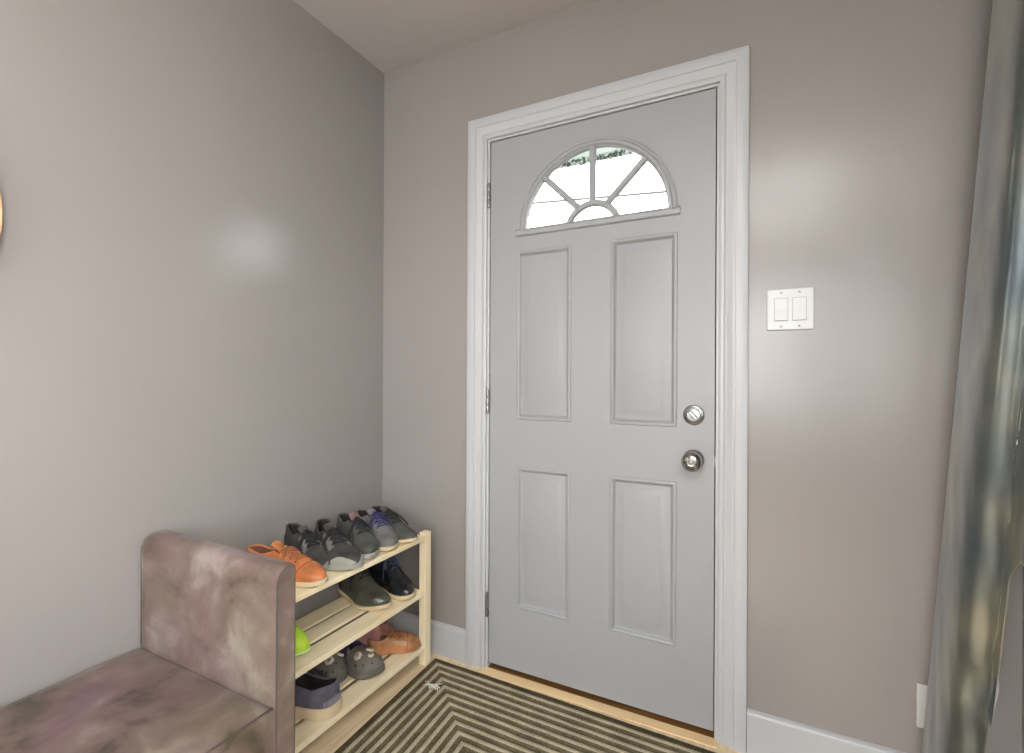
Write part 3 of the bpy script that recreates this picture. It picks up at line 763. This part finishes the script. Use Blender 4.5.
def sole_mesh(l, flare=0.004, thick=None, lift=0.0, band=None):
    bm = BM(); ts = TS; rings = []
    def outline(inset, zf):
        pts = []
        for t in ts: pts.append((t, 1))
        for t in ts[-2:0:-1]: pts.append((t, -1))
        out = []
        for t, sg in pts:
            hw = l.hw(t) + flare * min(1, l.hw(t) / 0.01) - inset * min(1, l.hw(t) / 0.01)
            x = t * l.L + (flare - inset) * (1 if t > 0.5 else -1) * (1 - min(1, l.hw(t) / (l.W * 0.4)))
            out.append(bm.verts.new((x, l.cy(t) + sg * max(0.0, hw), zf(t))))
        return out
    b0 = lambda t: l.spring * max(0, (t - 0.7) / 0.3) ** 2
    rings.append(outline(0.006, lambda t: b0(t) + 0.0))
    rings.append(outline(0.001, lambda t: b0(t) + 0.0025))
    rings.append(outline(0.0, lambda t: b0(t) + (l.base(t) - b0(t)) * 0.5))
    rings.append(outline(0.0005, lambda t: l.base(t) - 0.0015 + lift))
    rings.append(outline(0.004, lambda t: l.base(t) + 0.0005 + lift))
    rings.append(outline(0.010, lambda t: l.base(t) - 0.001))
    n = len(rings[0])
    for a, b_ in zip(rings, rings[1:]):
        for k in range(n): bm.faces.new((a[k], a[(k + 1) % n], b_[(k + 1) % n], b_[k]))
    bm.faces.new(rings[0]); bm.faces.new(rings[-1])
    return bm
def patch_mesh(l, t0, t1, a0, a1, off=0.0012, nt=10, na=12, edge=None):
    """overlay on the closed part of the upper, raised by off"""
    bm = BM(); g = []
    for i in range(nt + 1):
        t = t0 + (t1 - t0) * i / nt; row = []
        for j in range(na + 1):
            e0, e1 = (a0, a1) if edge is None else edge(i / nt, a0, a1)
            row.append(bm.verts.new(l.closed(t, e0 + (e1 - e0) * j / na, off)))
        g.append(row)
    for i in range(nt):
        for j in range(na): bm.faces.new((g[i][j], g[i + 1][j], g[i + 1][j + 1], g[i][j + 1]))
    return bm
def laces_mesh(l, rows=4, t0=None, t1=0.66, spread=0.13, r=0.0021, bow=True, rnd=None, loops=(0.05, 0.045), hang=True):
    rnd = rnd or random.Random(1); bm = BM(); t0 = t0 or l.o + 0.02
    P = lambda t, a: l.closed(t, a, 0.0035)
    ts = [t0 + (t1 - t0) * k / (rows - 1) for k in range(rows)]
    for k, t in enumerate(ts):
        w = spread * (1 - 0.15 * k / rows)
        tube(bm, [P(t, 0.5 - w + 2 * w * q / 6) + Vector((0, 0, 0.0012 * math.sin(PI * q / 6))) for q in range(7)], r, 6)
        if k:
            for sg in (-1, 1):
                tube(bm, [P(ts[k - 1] + (t - ts[k - 1]) * q / 6, 0.5 + sg * (-w + 2 * w * q / 6)) + Vector((0, 0, 0.002)) for q in range(7)], r, 6)
    if bow:
        c = P(t0, 0.5) + Vector((0, 0, 0.004))
        tube(bm, [c + Vector((0.004 * math.cos(a), 0.005 * math.sin(a), 0.002 * math.sin(2 * a))) for a in [2 * PI * q / 8 for q in range(9)]], r * 1.5, 6)
        for sg, ll in ((1, loops[0]), (-1, loops[1])):
            pts = []
            for q in range(13):
                a = 2 * PI * q / 12; u = (1 - math.cos(a)) / 2
                t = t0 + 0.03 + 0.10 * u * ll / 0.05; y = 0.5 - sg * (0.05 + 0.20 * u) + 0.05 * math.sin(a)
                pts.append(P(min(0.95, t), min(0.97, max(0.03, y))) + Vector((0, 0, 0.003 + 0.006 * math.sin(PI * u))))
            tube(bm, pts, r, 6)
        if hang:
            for sg in (1, -1):
                tube(bm, [P(t0 + 0.02 + 0.13 * q / 8 * (0.6 if sg < 0 else 1), 0.5 - sg * (0.04 + 0.36 * q / 8)) + Vector((0, 0, 0.002)) for q in range(9)], r, 6)
    return bm
def eyelets_mesh(bm, l, rows=4, t0=None, t1=0.66, spread=0.15):
    t0 = t0 or l.o + 0.02
    for k in range(rows):
        t = t0 + (t1 - t0) * k / (rows - 1)
        for sg in (-1, 1):
            a = 0.5 + sg * spread * (1 - 0.15 * k / rows); p = l.closed(t, a, 0.001); nrm = (l.closed(t, a, 0.006) - p).normalized()
            tube(bm, [p, p + nrm * 0.0026], 0.0028, 8, 1)
def stay_mesh(l, sg, t0, t1, s0=0.11, s1=0.24):
    return patch_mesh(l, t0, t1, 0.5 + sg * s0, 0.5 + sg * s1, 0.0016, 10, 5)
def add_tongue(l, mt, parent, rise=0.022, width=0.26):
    bm = BM(); g = []
    for i in range(9):
        u = i / 8; row = []
        for j in range(9):
            a = 0.5 + (j / 8 - 0.5) * width * (0.85 + 0.35 * (1 - u))
            p = l.closed(l.o + 0.10, a, 0.0) if u > 0.99 else l.closed(l.o + 0.10 * u, a, -0.001)
            if u < 1: p = p + Vector((-0.030 * (1 - u), 0, rise * (1 - u) ** 1.3 - 0.002 * u))
            row.append(bm.verts.new(p))
        g.append(row)
    for i in range(8):
        for j in range(8): bm.faces.new((g[i][j], g[i + 1][j], g[i + 1][j + 1], g[i][j + 1]))
    o = obj('tongue', bm, mt, parent); md = o.modifiers.new('thickness', 'SOLIDIFY'); md.thickness = 0.005; md.offset = -1
    sb = o.modifiers.new('soft', 'SUBSURF'); sb.levels = 1; sb.render_levels = 1
    return o
def heel_counter(l, mt, parent, name='heel_counter', h=0.6, t1=0.20):
    """overlay round the back of the heel"""
    bm = BM(); g = []; path = [(t, 1) for t in (t1, t1 * 0.7, t1 * 0.4, 0.035, 0.012)] + [(0.0, 0)] + [(t, -1) for t in (0.012, 0.035, t1 * 0.4, t1 * 0.7, t1)]
    for (t, sg) in path:
        hw = max(0.0006, l.hw(t)); hc = interp(l.col, t); row = []
        for j in range(6):
            q = j / 5 * h * (0.75 + 0.25 * (1 - t / t1)); y = hw * (1 - 0.16 * q ** 1.6 + 0.06 * math.sin(PI * q)) + 0.0015
            row.append(bm.verts.new((t * l.L - 0.002 * (1 - t / t1), l.cy(t) + sg * y, l.base(t) - 0.003 + hc * q)))
        g.append(row)
    for a, b_ in zip(g, g[1:]):
        for j in range(5): bm.faces.new((a[j], b_[j], b_[j + 1], a[j + 1]))
    return obj(name, bm, mt, parent)
def shoe(name, label, cat, toe, heading, shelf, l, upper, lining, sole, lace=None, tongue=None, group=None, laces_kw=None, flare=0.004, lift=0.0, rows=4, stays=None, toe_cap=None, counter=None, bumper=None, rise=0.022, stitch=None, pitch=0):
    """TOE: where the tip of the toe points down to on the shelf (x, y)"""
    h = R(heading); ox = toe[0] - math.cos(h) * l.L; oy = toe[1] - math.sin(h) * l.L
    root = thing(name, label, cat, (ox, oy, shelf + 0.0006), h, group)
    up = obj('upper', upper_mesh(l, None), [upper, lining], root)
    sb = up.modifiers.new('soft', 'SUBSURF'); sb.levels = 1; sb.render_levels = 1
    so = obj('sole', sole_mesh(l, flare, lift=lift), sole, root); smooth_edges(so, 50)
    if tongue: add_tongue(l, tongue, root, rise)
    if stays:
        for sg in (-1, 1):
            o = obj('eyestay', stay_mesh(l, sg, l.o - 0.0, 0.70), stays, root)
            md = o.modifiers.new('thickness', 'SOLIDIFY'); md.thickness = 0.0014; md.offset = 0
    if toe_cap:
        mt, t0, amt = toe_cap
        o = obj('toe_cap', patch_mesh(l, t0, 0.997, 0.0, 1.0, 0.0013, 10, 20), mt, root)
    if bumper:
        mt, t0, hgt = bumper
        bm = BM(); g = []
        path = [(t, 0) for t in TS if t >= t0] ; seq = [(t, 0.0) for t in path]
        left = [(t, 1) for t, _ in path]; right = [(t, -1) for t, _ in path[::-1][1:]]
        for t, sg in left + right:
            row = []; fade = min(1, (t - t0) / 0.12 + 0.15)
            for j in range(5):
                a = hgt * fade * j / 4; a = a if sg > 0 else 1 - a
                row.append(bm.verts.new(l.closed(t, a, 0.0025)))
            g.append(row)
        for a, b_ in zip(g, g[1:]):
            for j in range(4): bm.faces.new((a[j], b_[j], b_[j + 1], a[j + 1]))
        obj('toe_bumper', bm, mt, root)
    if counter: heel_counter(l, counter, root)
    if lace:
        kw = dict(rows=rows); kw.update(laces_kw or {})
        bm = laces_mesh(l, **kw); eyelets_mesh(bm, l, rows, kw.get('t0'), kw.get('t1', 0.66), kw.get('spread', 0.13) + 0.02)
        obj('laces', bm, [lace, 'slot'], root)
    if stitch:
        bm = BM()
        for off_t in (stitch,):
            tube(bm, [l.closed(off_t + 0.05 * math.sin(PI * q / 14), q / 14, 0.0006) for q in range(15)], 0.0009, 5)
        obj('stitching', bm, 'slot', root)
    return root
T0, T1, T2 = SH[2], SH[1], SH[0]
# top shelf, from the bench towards the entrance wall
shoe('shoe', 'tan orange leather lace-up shoe on the top shelf, half behind the bench arm', 'shoe', (0.330, -0.610), 9, T0, Last(0.295, 0.098, 1, 0.066, 0.054, 0.074, 0.036, st=0.016, heel=0.022), 'tan', 'brown_lining', 'cream_sole', 'tan_lace', 'tan', stays='tan', counter='tan', stitch=0.70, laces_kw=dict(hang=False, loops=(0.03, 0.03)))
shoe('sneaker', 'charcoal low sneaker squeezed between the tan shoe and the grey-capped sneaker', 'sneaker', (0.258, -0.556), -17, T0, Last(0.265, 0.094, 1, 0.080, 0.060, 0.082, 0.036, st=0.016, heel=0.028), 'black_fab', 'lining', 'grey_sole', 'black_lace', 'black_fab', 'pair of charcoal sneakers', stays='grey_suede', counter='olive_suede', bumper=('grey_sole', 0.80, 0.16), rise=0.018)
shoe('sneaker', 'charcoal low sneaker with a pale grey toe bumper, its laces crossed', 'sneaker', (0.332, -0.500), -21, T0, Last(0.28, 0.104, -1, 0.082, 0.060, 0.084, 0.040, st=0.018, heel=0.030), 'black_fab', 'lining', 'grey_sole', 'black_lace', 'black_fab', 'pair of charcoal sneakers', stays='grey_suede', counter='grey_suede', bumper=('grey_sole', 0.76, 0.26), rise=0.018)
shoe('shoe', 'dark olive lace-up shoe standing between the charcoal sneakers and a light grey suede shoe', 'shoe', (0.314, -0.396), -22, T0, Last(0.28, 0.096, 1, 0.080, 0.062, 0.086, 0.036, st=0.018, heel=0.024), 'olive_suede', 'lining', 'grey_sole', 'black_lace', 'dusky', stays='olive_suede', laces_kw=dict(loops=(0.06, 0.05)), rise=0.024)
shoe('shoe', 'light grey suede shoe with tangled navy laces on the top shelf', 'shoe', (0.322, -0.300), -20, T0, Last(0.285, 0.098, 1, 0.080, 0.064, 0.088, 0.038, st=0.014, heel=0.018), 'grey_suede', 'lining', 'cream_sole', 'navy_lace', 'grey_suede', stays='grey_suede', stitch=0.56, laces_kw=dict(loops=(0.055, 0.06), r=0.0019), rise=0.016)
shoe('shoe', 'dark grey suede shoe with a long black lace loop, beside the far post', 'shoe', (0.330, -0.204), -17, T0, Last(0.275, 0.094, -1, 0.076, 0.060, 0.084, 0.034, st=0.013, heel=0.018), 'olive_suede', 'lining', 'cream_sole', 'black_lace', 'olive_suede', stays='olive_suede', laces_kw=dict(loops=(0.12, 0.05), r=0.0020), rise=0.016)
# middle shelf
shoe('ankle_boot', 'dark olive leather ankle boot with a cream sole on the middle shelf', 'boot', (0.286, -0.305), -15, T1, Last(0.285, 0.106, -1, 0.112, 0.108, 0.118, 0.042, open_to=0.38, st=0.015, heel=0.020), 'boot_olive', 'lining', 'cream_sole', 'black_lace', 'boot_black', 'pair of leather ankle boots', laces_kw=dict(t1=0.60, bow=True), flare=0.006, counter='boot_black', stitch=0.64, rise=0.012)
shoe('ankle_boot', 'glossy black leather ankle boot with blue-grey laces next to the rack end', 'boot', (0.318, -0.186), -9, T1, Last(0.27, 0.098, 1, 0.112, 0.108, 0.118, 0.040, open_to=0.38, st=0.015, heel=0.020), 'boot_black', 'lining', 'cream_sole', 'blue_lace', 'boot_black', 'pair of leather ankle boots', laces_kw=dict(t1=0.60, r=0.0022), flare=0.005, stitch=0.66, rise=0.012)
shoe('sneaker', 'lime green sneaker on the middle shelf, peeking from behind the bench arm', 'sneaker', (0.268, -0.640), -8, T1, Last(0.24, 0.088, -1, 0.070, 0.058, 0.080, 0.052, st=0.010, heel=0.018), 'lime', 'lining', 'lime_sole', 'lime_sole', 'lime', stays='lime', laces_kw=dict(hang=False))
# bottom shelf
slip = shoe('slip_on_shoe', 'slate knit slip-on shoe with a thick cream sole on the bottom shelf', 'shoe', (0.028, -0.566), 184, T2, Last(0.275, 0.108, 1, 0.064, 0.050, 0.058, 0.048, open_to=0.55, st=0.030, heel=0.036, wide=True), 'slate', 'lining', 'cream_sole', flare=0.007)
heel_counter(Last(0.275, 0.108, 1, 0.064, 0.050, 0.058, 0.048, open_to=0.55, st=0.030, heel=0.036, wide=True), 'patch', slip, 'heel_patch', 0.42, 0.05)
shoe('shoe', 'taupe leather shoe on the bottom shelf, nearly hidden by the bench arm', 'shoe', (0.306, -0.720), 3, T2, Last(0.27, 0.098, 1, 0.066, 0.052, 0.074, 0.046, st=0.012, heel=0.018), 'taupe', 'lining', 'cream_sole', 'black_lace', 'taupe')
def clog(label, toe, heading, side, charms):
    l = Last(0.205, 0.092, side, 0.030, 0.030, 0.070, 0.052, open_to=0.46, st=0.018, heel=0.022, wide=True, insole=0.004,
             toe_tab=[(0, 0.06), (0.46, 0.066), (0.60, 0.064), (0.75, 0.058), (0.88, 0.047), (0.95, 0.034), (0.985, 0.022), (1.0, 0.012)])
    r = shoe('clog', label, 'clog', toe, heading, T2, l, 'foam', 'strap', 'foam', flare=0.004, lift=0.003, group='pair of grey foam clogs')
    for t, a in ((0.86, 0.22), (0.86, 0.5), (0.86, 0.78), (0.74, 0.16), (0.74, 0.84), (0.64, 0.66), (0.62, 0.34), (0.94, 0.36), (0.94, 0.64)):
        p = l.closed(t, a, -0.0005); q = l.closed(t, a, 0.006); bm = BM(); tube(bm, [p, p + (q - p).normalized() * 0.0018], 0.0042, 10); obj('vent_hole', bm, 'slot', r)
    for t, a, s_ in charms:
        p = l.closed(t, a, 0.0005); d = (l.closed(t, a, 0.007) - p).normalized()
        bm = BM(); b1 = d.orthogonal().normalized(); b2 = d.cross(b1)
        for k in range(6):
            c = p + (b1 * math.cos(PI / 3 * k) + b2 * math.sin(PI / 3 * k)) * s_ * 0.55; tube(bm, [c - d * 0.001, c + d * 0.006], s_ * 0.45, 8)
        ch = obj('charm', bm, 'charm', r)
        bm = BM(); tube(bm, [p, p + d * 0.0075], s_ * 0.36, 10); obj('charm_centre', bm, 'charm_mid', ch)
    bm = BM(); pts = []
    for q in range(17):
        a = PI * q / 16; pts.append(Vector((0.46 * l.L - math.sin(a) * 0.40 * l.L, l.cy(0.3) + math.cos(a) * l.W * 0.40, l.base(0.2) + 0.036 + 0.006 * math.sin(a))))
    for da in (-0.005, 0.0, 0.005): tube(bm, [p + Vector((0, 0, da)) for p in pts], 0.0034, 6)
    obj('heel_strap', bm, 'strap', r)
    return r
clog('grey foam clog with flower charms, farther back beside the slip-on shoe', (0.208, -0.436), -12, 1, [(0.76, 0.60, 0.016), (0.72, 0.34, 0.013)])
clog('grey foam clog with flower charms at the front edge of the bottom shelf', (0.288, -0.348), -12, -1, [(0.72, 0.40, 0.015), (0.70, 0.66, 0.015), (0.84, 0.50, 0.011)])
shoe('shoe', 'glossy caramel leather shoe on the bottom shelf next to the clogs', 'shoe', (0.297, -0.114), 47, T2, Last(0.200, 0.086, 1, 0.052, 0.044, 0.060, 0.040, st=0.008, heel=0.012), 'caramel', 'brown_lining', 'caramel', 'tan_lace', 'caramel', stays='caramel', flare=0.002, stitch=0.7, laces_kw=dict(hang=False))
shoe('shoe', 'mauve brown leather shoe behind the caramel one on the bottom shelf', 'shoe', (0.160, -0.110), 74, T2, Last(0.180, 0.092, -1, 0.096, 0.084, 0.104, 0.066, st=0.008, heel=0.012), 'mauve', 'brown_lining', 'caramel', 'tan_lace', 'mauve', stays='mauve', flare=0.002, stitch=0.7, laces_kw=dict(hang=False))
